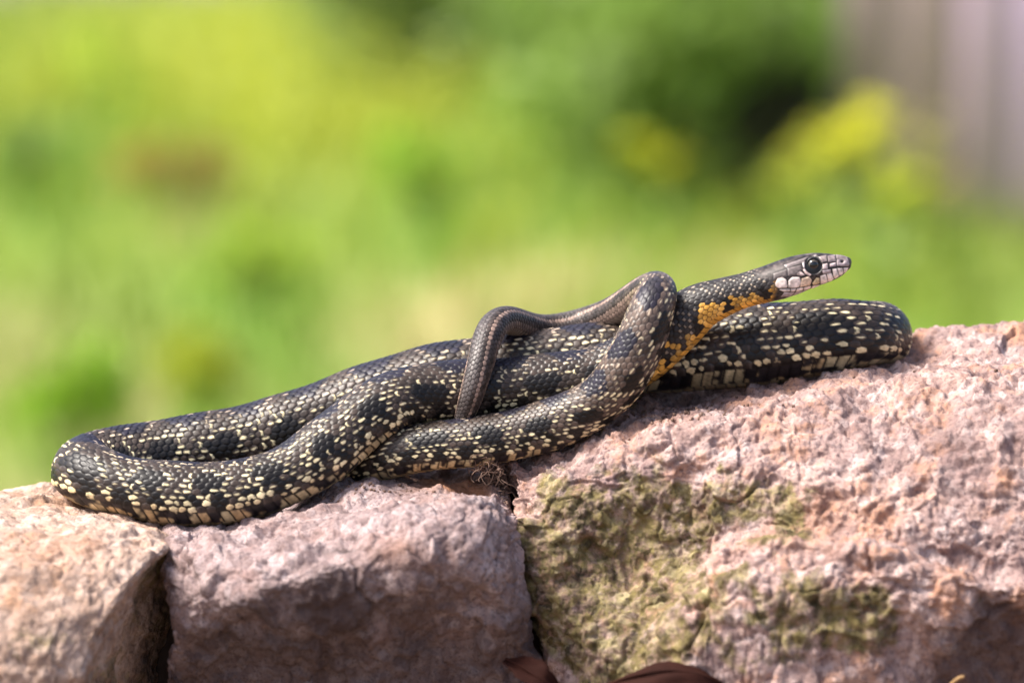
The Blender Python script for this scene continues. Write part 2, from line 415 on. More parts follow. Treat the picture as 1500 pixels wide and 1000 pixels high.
# ------------------------------------------------------------------ the stones
def stone_mat(name, cols, lichen, dark, grain=420, patch=38):
    """cols: five mineral tones; attribute 'lichen' and 'rust' (0..1) mark where those grow"""
    m, n, l, b = new_mat(name); tc = N(n, 'ShaderNodeTexCoord'); co = tc.outputs['Object']
    big = noise(n, l, co, patch, 5, 0.6); mid = noise(n, l, co, patch * 4.5, 6, 0.7)
    vo = n.new('ShaderNodeTexVoronoi'); vo.inputs['Scale'].default_value = grain; l.new(co, vo.inputs['Vector'])
    sp = n.new('ShaderNodeSeparateColor'); l.new(vo.outputs['Color'], sp.inputs[0])
    c1 = ramp(n, l, mid, [(0.34, cols[0]), (0.45, cols[1]), (0.54, cols[2]), (0.66, cols[3])])
    c2 = ramp(n, l, sp.outputs[0], [(0.0, cols[0]), (0.3, cols[1]), (0.6, cols[2]), (0.85, cols[3]), (1.0, cols[4])])
    c = mixc(n, l, 0.58, c1, c2)
    tint = ramp(n, l, big, [(0.35, cols[1]), (0.5, cols[2]), (0.65, cols[4])])
    c = mixc(n, l, 0.35, c, tint)
    fine = noise(n, l, co, grain * 2.2, 4, 0.7)
    wz = noise(n, l, co, patch * 0.9, 7, 0.72)
    c = mixc(n, l, ramp(n, l, wz, [(0.50, 0.0), (0.66, 0.75)]), c, mixc(n, l, sp.outputs[1], dark, cols[1]))
    wo = noise(n, l, mixc(n, l, 0.5, co, co), patch * 2.1, 6, 0.7)
    c = mixc(n, l, ramp(n, l, wo, [(0.52, 0.0), (0.66, 0.75)]), c, cols[4])
    speck = ramp(n, l, fine, [(0.39, 0.0), (0.47, 1.0)])
    c = mixc(n, l, 0.7, c, mixc(n, l, speck, dark, c))
    ru = N(n, 'ShaderNodeAttribute', attribute_name='rust')
    c = mixc(n, l, ru.outputs[2], c, mixc(n, l, mid, (0.14, 0.055, 0.025), (0.42, 0.20, 0.10)))
    st = N(n, 'ShaderNodeAttribute', attribute_name='stain_shade')
    c = mixc(n, l, st.outputs[2], c, mixc(n, l, mid, tuple(.4 * v for v in dark), tuple(.8 * v for v in cols[0])))  # tone for painted shade on stone faces and for real dark patches
    li = N(n, 'ShaderNodeAttribute', attribute_name='lichen')
    lc = ramp(n, l, mid, [(0.30, lichen[0]), (0.45, lichen[1]), (0.56, lichen[2]), (0.70, lichen[3])])
    lv = n.new('ShaderNodeTexVoronoi'); lv.inputs['Scale'].default_value = grain * 0.9; l.new(co, lv.inputs['Vector'])
    s2 = n.new('ShaderNodeSeparateColor'); l.new(lv.outputs['Color'], s2.inputs[0])
    lc = mixc(n, l, 0.5, lc, ramp(n, l, s2.outputs[1], [(0.0, lichen[0]), (0.4, lichen[1]), (0.75, lichen[2]), (1.0, lichen[3])]))
    brk = noise(n, l, co, patch * 7, 5, 0.75)
    lm = n.new('ShaderNodeMath'); lm.operation = 'MULTIPLY_ADD'; l.new(brk, lm.inputs[0]); lm.inputs[1].default_value = -3.6; lm.inputs[2].default_value = 1.25
    la = n.new('ShaderNodeMath'); la.operation = 'MULTIPLY_ADD'; l.new(li.outputs[2], la.inputs[0]); la.inputs[1].default_value = 1.45; l.new(lm.outputs[0], la.inputs[2]); la.use_clamp = True
    c = mixc(n, l, la.outputs[0], c, lc)
    l.new(c, b.inputs['Base Color']); b.inputs['Roughness'].default_value = 0.82; b.inputs['Specular IOR Level'].default_value = 0.3
    mu = n.new('ShaderNodeMath'); mu.operation = 'MULTIPLY_ADD'; l.new(vo.outputs['Distance'], mu.inputs[0]); mu.inputs[1].default_value = -0.7; l.new(fine, mu.inputs[2])
    bp = n.new('ShaderNodeBump'); bp.inputs['Strength'].default_value = 0.9; bp.inputs['Distance'].default_value = 0.0008
    l.new(mu.outputs[0], bp.inputs['Height']); l.new(bp.outputs[0], b.inputs['Normal'])
    return m

def stone(name, stations, nu, nv, mat, label, amp, seed, marks, ledge=None):
    """stations: rows of eight (px, py, depth) points, back-bottom over the top to front-bottom; first and last close the ends"""
    Cn = np.array(stations, float)
    # spread rows by their px distance so cells stay even
    G = catmull(Cn, nu)                                   # (nu, 8, 3)
    G = catmull(np.transpose(G, (1, 0, 2)), nv)           # (nv, nu, 3)
    G = np.transpose(G, (1, 0, 2))                        # (nu, nv, 3)
    px, py, dp = G[..., 0].ravel(), G[..., 1].ravel(), G[..., 2].ravel()
    if ledge is not None: dp = dp + ledge(px, py)
    V = at(px, py, dp)
    g3 = V.reshape(nu, nv, 3)
    Nn = np.cross(np.gradient(g3, axis=0), np.gradient(g3, axis=1)).reshape(-1, 3)
    Nn /= np.linalg.norm(Nn, axis=1, keepdims=True) + 1e-12
    cen = V.mean(0)
    if np.mean(np.sum(Nn * (V - cen), 1)) < 0: Nn = -Nn; flip = True
    else: flip = False
    big = fbm(V, 30, 3, seed); ridge = 1 - np.abs(fbm(V, 70, 4, seed + 9)) ; med = fbm(V, 190, 4, seed + 20, 0.6)
    d1, gap, rid = cellid(V, 330, seed)
    grain = (rid - 0.5) * 0.9 * sstep(0, 0.25, gap) - 0.5 * (1 - sstep(0, 0.2, gap))
    W3 = V + 0.004 * np.stack([fbm(V, 90, 2, seed + q) for q in (61, 62, 63)], -1)
    c1, g1 = cellid(W3, 42, seed + 3, True); c2, g2 = cellid(W3 + .3, 120, seed + 4, True)
    chip = (c1 * sstep(0, .10, g1) - 0.25 * (1 - sstep(0, .06, g1))) * amp[5] + (c2 * sstep(0, .16, g2) - 0.3 * (1 - sstep(0, .1, g2))) * amp[5] * 0.45
    pit = sstep(0.40, 0.7, fbm(V, 110, 3, seed + 40))
    disp = amp[0] * big + amp[1] * (ridge - 0.7) + amp[2] * med + amp[3] * grain - amp[4] * pit + chip
    end = np.minimum(np.arange(nu), np.arange(nu)[::-1]); fade = np.repeat(sstep(0, nu * 0.02, end), nv)
    # less relief where the snake lies
    V = V + Nn * (disp * (0.35 + 0.65 * fade))[:, None]
    F = grid_faces(nu, nv, True, not flip)
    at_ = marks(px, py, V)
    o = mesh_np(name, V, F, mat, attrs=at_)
    tag(o, label, 'stone', 'stones of the wall top')
    return o

def gs(px, py, cx, cy, rx, ry): return np.exp(-(((px - cx) / rx) ** 2 + ((py - cy) / ry) ** 2))
def close(px, py, dep): return [(px, py, dep)] * 8

m_tan = stone_mat('tan sandstone', [(0.14, 0.085, 0.06), (0.35, 0.235, 0.175), (0.48, 0.355, 0.29), (0.60, 0.485, 0.42), (0.38, 0.21, 0.12)],
                  [(0.05, 0.04, 0.015), (0.13, 0.105, 0.04), (0.24, 0.19, 0.07), (0.36, 0.30, 0.16)], (0.16, 0.10, 0.07), 300, 30)
m_mauve = stone_mat('mauve quartzite', [(0.07, 0.042, 0.040), (0.20, 0.138, 0.130), (0.37, 0.28, 0.27), (0.56, 0.47, 0.46), (0.26, 0.165, 0.145)],
                    [(0.04, 0.03, 0.03), (0.10, 0.08, 0.06), (0.20, 0.16, 0.09), (0.3, 0.25, 0.16)], (0.10, 0.065, 0.06), 380, 34)
m_pink = stone_mat('pink granular stone', [(0.075, 0.045, 0.042), (0.24, 0.155, 0.14), (0.42, 0.30, 0.27), (0.60, 0.50, 0.475), (0.44, 0.22, 0.125)],
                   [(0.022, 0.018, 0.012), (0.080, 0.060, 0.024), (0.20, 0.155, 0.055), (0.44, 0.37, 0.21)], (0.13, 0.075, 0.07), 330, 30)

LST = [close(-330, 960, -4),
  [(-300, 1200, 6), (-300, 800, 5), (-300, 735, 1), (-300, 742, -3), (-300, 790, -8), (-300, 860, -11), (-300, 1000, -13), (-300, 1200, -11)],
  [(-120, 1200, 6), (-120, 780, 5), (-120, 732, 1), (-120, 742, -3), (-120, 790, -8.5), (-120, 865, -11.5), (-120, 1000, -13.5), (-120, 1200, -11)],
  [(30, 1200, 6), (30, 760, 5), (30, 737, 0.5), (30, 745, -3), (30, 785, -8), (30, 860, -11.5), (30, 1000, -13.5), (30, 1200, -11)],
  [(130, 1200, 6), (130, 775, 5), (130, 748, .5), (130, 756, -3), (130, 785, -7.5), (110, 860, -11.5), (70, 1000, -13.5), (60, 1200, -11)],
  [(200, 1200, 6), (190, 785, 5), (195, 762, .5), (200, 767, -3), (215, 787, -7), (165, 862, -11), (105, 1000, -13.2), (80, 1200, -11)],
  [(215, 1200, 6), (212, 795, 4), (222, 772, 0), (235, 780, -3.5), (247, 803, -7), (186, 862, -10.6), (124, 1000, -12.6), (100, 1200, -11)],
  [(220, 1200, 6), (216, 805, 4), (230, 780, 0), (243, 792, -2.6), (255, 812, -4.5), (214, 868, -7.4), (152, 1000, -9), (120, 1200, -9)],
  [(225, 1200, 5), (220, 830, 4), (235, 795, 0), (247, 808, -1.2), (259, 830, -1.5), (254, 890, -1), (222, 1000, -1.5), (180, 1200, -3)],
  close(225, 960, 0)]
def l_marks(px, py, V):
    nz = fbm(V, 45, 3, 3); edge = np.interp(py, [800, 830, 870, 940, 1000, 1200], [246, 215, 190, 155, 128, 100])
    facet = sstep(-6, 14, px - edge + 10 * nz)  # right facet mask; its shade is painted in with dark and olive tones
    li = np.clip(facet * (0.55 + 0.5 * nz) + 0.45 * gs(px, py, 30, 930, 90, 50) * (0.6 + nz) , 0, 0.95)
    ru = np.clip(0.55 * gs(px, py, 120, 800, 60, 18) * (0.5 + nz) + 0.3 * gs(px, py, 20, 810, 50, 30) * (0.4 + nz), 0, 0.6)
    return {'lichen': li, 'rust': ru, 'stain_shade': np.clip(facet * 0.5 * (0.4 + nz), 0, 0.6)}
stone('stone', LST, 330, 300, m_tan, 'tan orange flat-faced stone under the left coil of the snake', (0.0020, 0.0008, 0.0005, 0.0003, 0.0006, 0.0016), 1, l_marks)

MST = [close(330, 980, 0),
  [(245, 1200, 5), (240, 815, 4), (238, 792, 0), (248, 805, -4), (256, 845, -6.2), (258, 900, -7), (248, 1000, -6.5), (255, 1200, -5)],
  [(290, 1200, 5), (285, 785, 5), (285, 775, 0), (285, 790, -4), (285, 830, -7.4), (282, 900, -8.6), (278, 1000, -6.4), (285, 1200, -5)],
  [(350, 1200, 5), (350, 772, 5), (350, 768, 0), (350, 782, -4), (350, 822, -8), (348, 885, -9.6), (345, 1000, -6.4), (345, 1200, -5)],
  [(440, 1200, 5), (440, 745, 5), (440, 741, 0), (440, 757, -4), (440, 802, -8.4), (440, 862, -10.2), (440, 1000, -6.4), (440, 1200, -5)],
  [(560, 1200, 5), (560, 722, 5), (560, 706, .5), (560, 716, -2.8), (560, 768, -8), (560, 845, -10), (560, 1000, -6.4), (560, 1200, -5)],
  [(650, 1200, 5), (650, 712, 5), (650, 696, 1), (650, 706, -2.6), (652, 742, -7.4), (655, 825, -9.4), (660, 1000, -6.4), (660, 1200, -5)],
  [(715, 1200, 5), (712, 720, 5), (712, 700, 1), (714, 710, -2.4), (722, 742, -6.6), (735, 850, -8.6), (750, 1000, -6.4), (750, 1200, -5)],
  [(738, 1200, 5), (728, 735, 4), (733, 716, 1), (736, 722, -2), (748, 758, -5), (762, 855, -7), (782, 985, -5.8), (790, 1200, -5)],
  [(745, 1200, 5), (735, 760, 4), (738, 735, 1), (745, 742, -1), (757, 785, -3), (769, 865, -4.6), (790, 1000, -3.8), (800, 1200, -4)],
  close(720, 980, 0)]
def m_marks(px, py, V):
    nz = fbm(V, 45, 3, 8)
    ru = np.clip(1.3 * gs(px, py, 645, 706, 75, 15) * (0.8 + nz) + 0.35 * gs(px, py, 590, 810, 60, 22) * (0.4 + nz), 0, 0.9)
    st = np.clip(0.7 * sstep(820, 960, py + 90 * nz) + 0.35 * gs(px, py, 480, 900, 90, 40) * (0.5 + nz) + 0.8 * gs(px, py, 500, 795, 28, 7), 0, 0.85)  # painted shade deepening down the front face, plus dark patches
    return {'lichen': np.clip(0.5 * gs(px, py, 700, 930, 80, 40) * (nz + .2), 0, 0.6), 'rust': ru, 'stain_shade': st}
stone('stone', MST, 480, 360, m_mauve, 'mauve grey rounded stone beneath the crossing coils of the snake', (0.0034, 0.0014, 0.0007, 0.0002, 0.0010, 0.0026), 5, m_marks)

RST = [close(830, 980, 0),
  [(752, 1200, 5), (748, 715, 4), (745, 692, 1), (747, 702, -1), (764, 768, -3), (774, 855, -4.4), (800, 1000, -4), (810, 1200, -4)],
  [(775, 1200, 6), (762, 690, 5), (766, 670, 1.2), (772, 680, -1.6), (778, 740, -4.2), (788, 852, -5.6), (815, 1000, -6), (820, 1200, -6)],
  [(830, 1200, 7), (825, 655, 6), (826, 640, 1.6), (830, 655, -2), (830, 712, -4.7), (835, 845, -5.8), (855, 980, -7.4), (860, 1200, -7)],
  [(920, 1200, 8), (920, 622, 7), (920, 600, 2), (920, 625, -2.4), (920, 690, -4.8), (920, 830, -5.6), (925, 960, -8), (930, 1200, -8)],
  [(1030, 1200, 9), (1030, 596, 8), (1030, 580, 2), (1030, 608, -3), (1030, 672, -5.2), (1030, 800, -6.2), (1030, 920, -8.6), (1030, 1200, -9)],
  [(1130, 1200, 9), (1130, 572, 8), (1130, 567, 2), (1130, 596, -3), (1130, 690, -6), (1130, 800, -7.4), (1130, 900, -9.2), (1130, 1200, -9)],
  [(1250, 1200, 9), (1250, 548, 8), (1250, 546, 2), (1250, 580, -3), (1250, 690, -6.6), (1250, 810, -8.6), (1250, 900, -9.4), (1250, 1200, -9)],
  [(1400, 1200, 9), (1400, 528, 8), (1400, 530, 3), (1400, 570, -3), (1400, 700, -7.2), (1400, 835, -9.2), (1400, 930, -9.2), (1400, 1200, -8.5)],
  [(1560, 1200, 9), (1560, 522, 8), (1560, 527, 3), (1560, 575, -3.5), (1560, 720, -7.8), (1560, 840, -9.4), (1560, 940, -9), (1560, 1200, -8)],
  [(1760, 1200, 9), (1760, 530, 8), (1760, 540, 3), (1760, 600, -3), (1760, 730, -7), (1760, 850, -8.4), (1760, 950, -8), (1760, 1200, -7)],
  close(1830, 950, 0)]
LX, LY = [900, 960, 1000, 1040, 1060, 1140, 1300, 1420, 1560], [985, 905, 860, 815, 792, 782, 800, 838, 850]
def r_ledge(px, py):
    yy = np.interp(px, LX, LY)
    m = sstep(-12, 14, py - yy) * sstep(930, 1010, px) * (1 - sstep(1480, 1700, px))
    return -1.7 * m + 1.3 * sstep(870, 1000, py) * sstep(1300, 1480, px)
def r_marks(px, py, V):
    nz = fbm(V, 45, 4, 12); nf = fbm(V, 120, 3, 15)
    li = 1.15 * gs(px, py, 920, 770, 170, 95) + 0.7 * gs(px, py, 1080, 730, 70, 45) + 0.8 * gs(px, py, 1000, 930, 260, 80) + 0.75 * gs(px, py, 1250, 900, 130, 50) + 0.6 * gs(px, py, 840, 900, 80, 100)
    yy = np.interp(px, LX, LY); li = li * (1 - 0.75 * gs(px, py, px, yy + 18, 1, 22) * sstep(1010, 1060, px))
    li = np.clip(sstep(0.28, 0.75, li + 0.45 * nz + 0.25 * nf), 0, 0.95) * sstep(640, 690, py + 20 * nz)
    ru = np.clip(0.5 * gs(px, py, 1180, 770, 80, 40) * (0.3 + nz) + 0.25 * (nz - 0.1), 0, 0.45)
    st = np.clip(0.9 * sstep(870, 930, py + 40 * nz) * sstep(1330, 1420, px + 40 * nz) + 0.4 * gs(px, py, 1400, 640, 90, 40) * (0.6 + nz) + 0.5 * gs(px, py, 1080, 760, 50, 20), 0, 0.8)  # painted shade on the lower right face, plus dark patches
    return {'lichen': li, 'rust': ru, 'stain_shade': st}
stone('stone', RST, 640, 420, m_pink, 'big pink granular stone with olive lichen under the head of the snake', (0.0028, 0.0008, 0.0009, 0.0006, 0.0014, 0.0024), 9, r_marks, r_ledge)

# dark earth core of the wall the stones are bedded on
m_earth = plain_mat('packed rubble and earth', (0.075, 0.055, 0.045), 1.0, 0.1)
cx = np.linspace(-1.6, 1.6, 640)
prof = catmull(np.array([(0.09, -0.05), (0.088, 0.3), (0.085, 0.60), (0.05, 0.632), (0.0, 0.627), (-0.02, 0.60), (-0.035, 0.5), (-0.05, 0.25), (-0.06, -0.05)]), 130)
CV = np.stack([np.repeat(cx, 130), Y0 + np.tile(prof[:, 0], 640), np.tile(prof[:, 1], 640)], -1)
CW = CV + 0.006 * np.stack([fbm(CV, 40, 2, q) for q in (71, 72, 73)], -1)
cc, cg = cellid(CW, 16, 3, True)
bulge = 0.012 * sstep(0, .35, cg) + 0.008 * cc - 0.010 + 0.003 * fbm(CV, 90, 3, 8)
CV[:, 1] += bulge * np.where(np.tile(prof[:, 0], 640) > 0.03, 1, -1); CV[:, 2] += 0.3 * np.clip(bulge, -.02, 0.0)
prof = list(prof)
core = mesh_np('wall_core', CV, grid_faces(len(cx), len(prof), False, True), m_earth); tag(core, kind='structure')

a_ = np.linspace(0.01, math.pi - .01, 60); t_ = np.linspace(0, 2 * math.pi, 90, endpoint=False)
FV = np.stack([np.sin(a_)[:, None] * np.cos(t_) * 46, np.sin(a_)[:, None] * np.sin(t_) * 34, np.cos(a_)[:, None] * 36 * np.ones_like(t_)], -1).reshape(-1, 3) * PX
FV = FV + at(738, 705, 2.6); FV += 0.0016 * np.stack([fbm(FV, 160, 3, q) for q in (1, 2, 3)], -1)
fs = mesh_np('stone', FV, grid_faces(60, 90, True), m_mauve, attrs={'lichen': np.zeros(len(FV)), 'rust': np.full(len(FV), .2), 'stain_shade': np.full(len(FV), .6)})
tag(fs, 'small dark filler stone in the joint under the moss', 'stone', 'stones of the wall top')

# fallen leaves in the joint, a twig, and rootlets
m_dry = plain_mat('dry brown leaf', (0.030, 0.010, 0.007), 0.8, 0.08)
def dry_leaf(ctrl, width, label, curl=0.35):
    P = catmull(np.array([at(*c) for c in ctrl]), 24); T = np.gradient(P, axis=0); T /= np.linalg.norm(T, axis=1, keepdims=True)
    side = np.cross(T, [0.0, -0.55, 0.84]); side /= np.linalg.norm(side, axis=1, keepdims=True); up = np.cross(side, T)
    rows = []
    for i, t in enumerate(np.linspace(0, 1, 24)):
        w = width * math.sin(math.pi * min(1, (t * 0.96 + 0.02)) ** 0.8) * (1 + 0.10 * math.sin(19 * t) + 0.07 * math.sin(53 * t))
        for s in np.linspace(-1, 1, 11):
            rows.append(P[i] + side[i] * s * w + up[i] * (curl * w * (s * s) + 0.10 * w * math.sin(7 * s + 12 * t) + 0.05 * w * math.sin(23 * t) * s))
    V = np.array(rows); F = grid_faces(24, 11)
    r = empty('dry_leaf', V.mean(0)); o = mesh_np('blade', V, F, m_dry); adopt(o, r)
    md = o.modifiers.new('thickness', 'SOLIDIFY'); md.thickness = 0.0003
    tv, tf = tube(P + up * 0.0002, np.linspace(0.0006, 0.0003, 24), 6); o2 = mesh_np('midrib', tv, tf, m_dry); adopt(o2, r)
    tag(r, label, 'leaf', 'dry leaves caught at the foot of the stones')
dry_leaf([(742, 966, -7.6), (770, 980, -9.2), (806, 1006, -9.6), (850, 1055, -8.0)], 0.0045, 'narrow curled dark brown leaf wedged at the gap between stones')
dry_leaf([(855, 1024, -8.2), (915, 994, -10.6), (985, 982, -11.2), (1050, 998, -11), (1100, 1036, -9.6)], 0.007, 'broad dark red brown leaf below the lichened stone face', -0.5)
m_twig = plain_mat('straw twig', (0.40, 0.24, 0.10), 0.7)
tv, tf = tube(catmull(np.array([at(1392, 1004, -10.8), at(1402, 994, -11), at(1412, 990, -11)]), 10), np.linspace(.0007, .0005, 10), 6)
tw = mesh_np('twig', tv, tf, m_twig); tag(tw, 'tiny pale straw twig on the dark lower right of the pink stone', 'twig')
m_root = plain_mat('dry rootlets', (0.16, 0.10, 0.075), 0.9, 0.2)
parts = []
for q in range(150):
    c = np.array([RNG.normal(722, 15), 0, 0]); py_ = 684 + (c[0] - 705) * 0.55 + RNG.normal(0, 9)
    p0 = at(c[0], py_, RNG.uniform(-2.6, -0.2)); P_ = [p0]
    d = RNG.normal(0, 1, 3)
    for s in range(4):
        d = d * .6 + RNG.normal(0, .8, 3); P_.append(P_[-1] + d / np.linalg.norm(d) * 0.0016)
    parts.append(tube(catmull(np.array(P_), 9), np.linspace(.00016, .00008, 9), 4))
V, F = join(parts); rt = mesh_np('dried_moss', V, F, m_root); tag(rt, 'dry brown moss rootlets in the joint under the snake', 'moss', kind='stuff')

GV_ = []; GF_ = []
dg = bpy.context.evaluated_depsgraph_get()
for q in range(420):
    zone = RNG.uniform()
    if zone < .45: gx_, gy2 = RNG.normal(995, 45), 300
    elif zone < .7: gx_, gy2 = RNG.normal(530, 60), 300
    elif zone < .85: gx_, gy2 = RNG.normal(735, 14), 300
    else: gx_, gy2 = RNG.uniform(60, 1480), 300
    y_ = Y0 + RNG.uniform(-3.6, 0.8) * DU; k = 0.036 / 1500 / (LENS / 1000); x_ = (gx_ - 750) * k * y_ / ca
    hit, loc, nor, _i, ob, _m = SC.ray_cast(dg, Vector((x_, y_, 0.80)), Vector((0, 0, -1)))
    if not hit or loc.z < 0.6: continue
    r_ = 0.00028 * RNG.uniform(0.5, 1.9)
    P8 = np.array([(a, b2, c) for a in (-1, 1) for b2 in (-1, 1) for c in (-1, 1)], float) * r_ * RNG.uniform(.5, 1.1, (8, 3)) + np.array(loc) + [0, 0, r_ * .4]
    GF_.append(np.array([[0, 1, 3, 2], [4, 6, 7, 5], [0, 4, 5, 1], [2, 3, 7, 6], [0, 2, 6, 4], [1, 5, 7, 3]]) + 8 * len(GV_)); GV_.append(P8)
gr = mesh_np('grit', np.concatenate(GV_), np.concatenate(GF_), m_root, smooth=False); tag(gr, 'brown crumbs of grit and soil lying on the stone tops', 'grit', kind='stuff')

# ------------------------------------------------------------------ the snake
UP, CAMW = (0, 0, 1), (0, -1, 0)
SN = [  # px, py, depth, radius px, dorsal direction
 (1246.5, 384, 0, 4.5, UP), (1244.5, 384.3, 0, 8, UP), (1238, 386.4, 0, 12.6, UP), (1225, 390.5, 0, 18.5, UP), (1210, 393.5, 0, 23, UP), (1190, 397, 0, 26.5, UP),
 (1165, 404, 0, 29, UP), (1140, 413, 0, 29.5, UP), (1115, 420, 0, 27.5, UP), (1090, 427, .05, 26.5, UP), (1060, 437, .15, 30, UP), (1025, 452, .3, 36, (-.3, 0, 1)), (990, 480, .4, 41, (-.5, -.1, 1)),
 (960, 508, .4, 42, (-.4, -.1, 1)), (925, 532, .3, 43, UP), (880, 549, .3, 43, (0, -.1, 1)), (820, 560, .3, 44, (0, -.1, 1)), (760, 566, .3, 44, (0, -.15, 1)), (700, 570, .2, 45, (0, -.2, 1)),
 (640, 574, -.1, 46, (0, -.25, 1)), (590, 585, -.5, 47, (-.2, .0, 1)), (545, 608, -1, 47, (-.4, .1, 1)), (505, 640, -1.5, 47, (-.4, .1, 1)), (460, 676, -2.1, 47, (-.3, .2, 1)),
 (410, 704, -2.6, 47, (0, .25, 1)), (350, 722, -2.8, 48, (0, .3, 1)), (280, 727, -2.8, 48, (0, .3, 1)), (210, 720, -2.5, 48, (.1, .3, 1)), (155, 707, -1.9, 48, (.3, .2, 1)), (125, 694, -.9, 48, (.35, .1, 1)),
 (130, 684, .2, 49, UP), (175, 677, 1.0, 51, UP), (240, 667, 1.5, 53, UP), (320, 654, 1.7, 54, (0, -.1, 1)), (400, 636, 1.9, 55, (-.1, -.1, 1)), (480, 610, 2.1, 56, (-.1, -.1, 1)),
 (560, 582, 2.3, 57, (-.1, -.1, 1)), (640, 562, 2.4, 57, (0, -.1, 1)), (720, 548, 2.5, 57, UP), (800, 537, 2.6, 57, UP), (900, 529, 2.8, 57, UP), (980, 524, 2.8, 59, (0, .25, 1)),
 (1060, 514, 2.7, 61, (0, .3, 1)), (1150, 505, 2.6, 62, (0, .3, 1)), (1220, 495, 2.6, 57, (0, .3, 1)), (1262, 492, 3.0, 53, (-.2, .25, 1)), (1284, 490, 4.0, 51, UP), (1286, 493, 5.2, 50, UP), (1262, 499, 6.3, 49, UP),
 (1205, 510, 7, 48, UP), (1100, 532, 7.2, 47, UP), (950, 562, 7.4, 46, UP), (800, 602, 7.4, 45, UP), (680, 647, 7, 44, UP), (600, 680, 5.8, 43, UP), (545, 699, 4.4, 42, UP), (522, 700, 2.8, 41, UP),
 (522, 692, 1.2, 40, UP), (540, 679, -.2, 39, UP), (580, 664, -1.0, 38.5, (0, .2, 1)), (640, 655, -1.35, 38, (0, .2, 1)), (710, 647, -1.45, 38, (-.1, .15, 1)), (780, 632, -1.5, 38, (-.2, .05, 1)), (840, 610, -1.7, 38, (-.4, -.2, .8)),
 (888, 578, -2.0, 37, (-.7, -.7, .5)), (922, 534, -2.2, 36, (-.8, -.7, .3)), (943, 486, -2.1, 34, (-.6, -.9, .3)), (957, 446, -1.7, 31, (-.3, -.8, .6)), (965, 425, -.6, 27.5, (.1, -.2, 1)), (955, 424, .7, 26, (.1, .1, 1)), (925, 443, 2.1, 25, (-.1, .2, 1)),
 (890, 463, 3.2, 24, (0, .1, 1)), (850, 476, 4.0, 23.5, UP), (805, 483, 3.8, 23, UP), (775, 480, 3.0, 22.5, UP), (752, 471, 2.0, 22.3, UP), (736, 469, 1.1, 22, (-.2, -.1, 1)), (722, 478, .3, 21.5, (-.5, -.5, .8)),
 (712, 500, -.5, 21, (-.6, -.8, .4)), (704, 530, -1.1, 20, (-.5, -.9, .2)), (696, 560, -1.45, 18.5, (-.5, -.9, .2)), (687, 590, -1.45, 16, (-.4, -.9, .2)), (679, 612, -1.1, 13, (-.4, -.9, .2)), (672, 630, -.6, 9, (-.4, -.9, .2)), (668, 645, -.2, 4, (-.4, -.9, .2))]
ctl = np.concatenate([at([s[0] for s in SN], [s[1] for s in SN], [s[2] for s in SN]), np.array([[s[3] * PX] for s in SN]), np.array([s[4] for s in SN], float)], 1)
fine = catmull(ctl, len(SN) * 60)
seg = np.linalg.norm(np.diff(fine[:, :3], axis=0), axis=1); S = np.concatenate([[0], np.cumsum(seg)])
# even arc-length resample and light smoothing of the path away from the head
Sn = np.linspace(0, S[-1], 7000); path = np.stack([np.interp(Sn, S, fine[:, q]) for q in range(7)], -1)
ker = np.exp(-0.5 * (np.arange(-60, 61) / 22) ** 2); ker /= ker.sum()
sm = np.stack([np.convolve(np.pad(path[:, q], 60, 'edge'), ker, 'valid') for q in range(7)], -1)
HEADL = 0.040
wsm = sstep(HEADL * 0.9, HEADL * 1.6, Sn)[:, None] * (1 - sstep(S[-1] - .012, S[-1], Sn))[:, None]
path = path * (1 - wsm) + sm * wsm
# scale counter: scale length follows the girth
Lsc = 0.00255 * (np.clip(path[:, 3] / (52 * PX), 0.12, 2)) ** 0.6
Ucum = np.concatenate([[0], np.cumsum((Sn[1:] - Sn[:-1]) / Lsc[1:])])
SUB = 8
s_head = np.concatenate([np.linspace(0, 0.004, 34)[:-1], np.linspace(0.004, HEADL, 230)[:-1]])
uh = np.interp(HEADL, Sn, Ucum); ub = np.arange(uh, Ucum[-1] - 0.05, 1 / SUB)
s_all = np.concatenate([s_head, np.interp(ub, Ucum, Sn)])
U = np.interp(s_all, Sn, Ucum)
ring = np.stack([np.interp(s_all, Sn, path[:, q]) for q in range(7)], -1)
Cc, Rr, Hh = ring[:, :3], ring[:, 3], ring[:, 4:]
T = np.stack([np.gradient(np.interp(s_all, Sn, path[:, q]), s_all) for q in range(3)], -1); T /= np.linalg.norm(T, axis=1, keepdims=True)
Nd = Hh - np.sum(Hh * T, 1, keepdims=True) * T; Nd /= np.linalg.norm(Nd, axis=1, keepdims=True)
Bd = np.cross(T, Nd)
NROW, PHM = 12.5, math.radians(125)
vdors = np.arange(-NROW, NROW + 1e-6, 1 / SUB)
nvent = 34
phi = np.concatenate([vdors / NROW * PHM, PHM + (2 * math.pi - 2 * PHM) * (np.arange(1, nvent) / nvent)])
hw0 = 1 - sstep(HEADL * 0.9, HEADL * 1.25, s_all)
nphi = len(phi); nring = len(s_all)
Rr = Rr * (1 + (1 - hw0) * (0.030 * np.sin(s_all * 95 + 2 * np.sin(s_all * 31)) + 0.018 * np.sin(s_all * 260 + 1.3)))
vv = np.concatenate([vdors, np.full(nvent - 1, 99.0)])
phw = np.where(phi > math.pi, phi - 2 * math.pi, phi)
aphi = np.abs(phw)
# cross-section: rounded back, slightly flattened belly with a soft keel
rs = 1 - 0.13 * sstep(math.radians(118), math.pi, aphi) + 0.03 * np.exp(-((aphi - math.radians(122)) / 0.22) ** 2)
hw = 1 - sstep(HEADL * 0.9, HEADL * 1.25, s_all)     # 1 on the head
wf = 1 + hw * (0.02 + 0.10 * sstep(0.0, 0.02, s_all) - 0.06)
UU, VVv = np.meshgrid(U, vv, indexing='ij'); PH = np.broadcast_to(phw, UU.shape); AP = np.abs(PH)

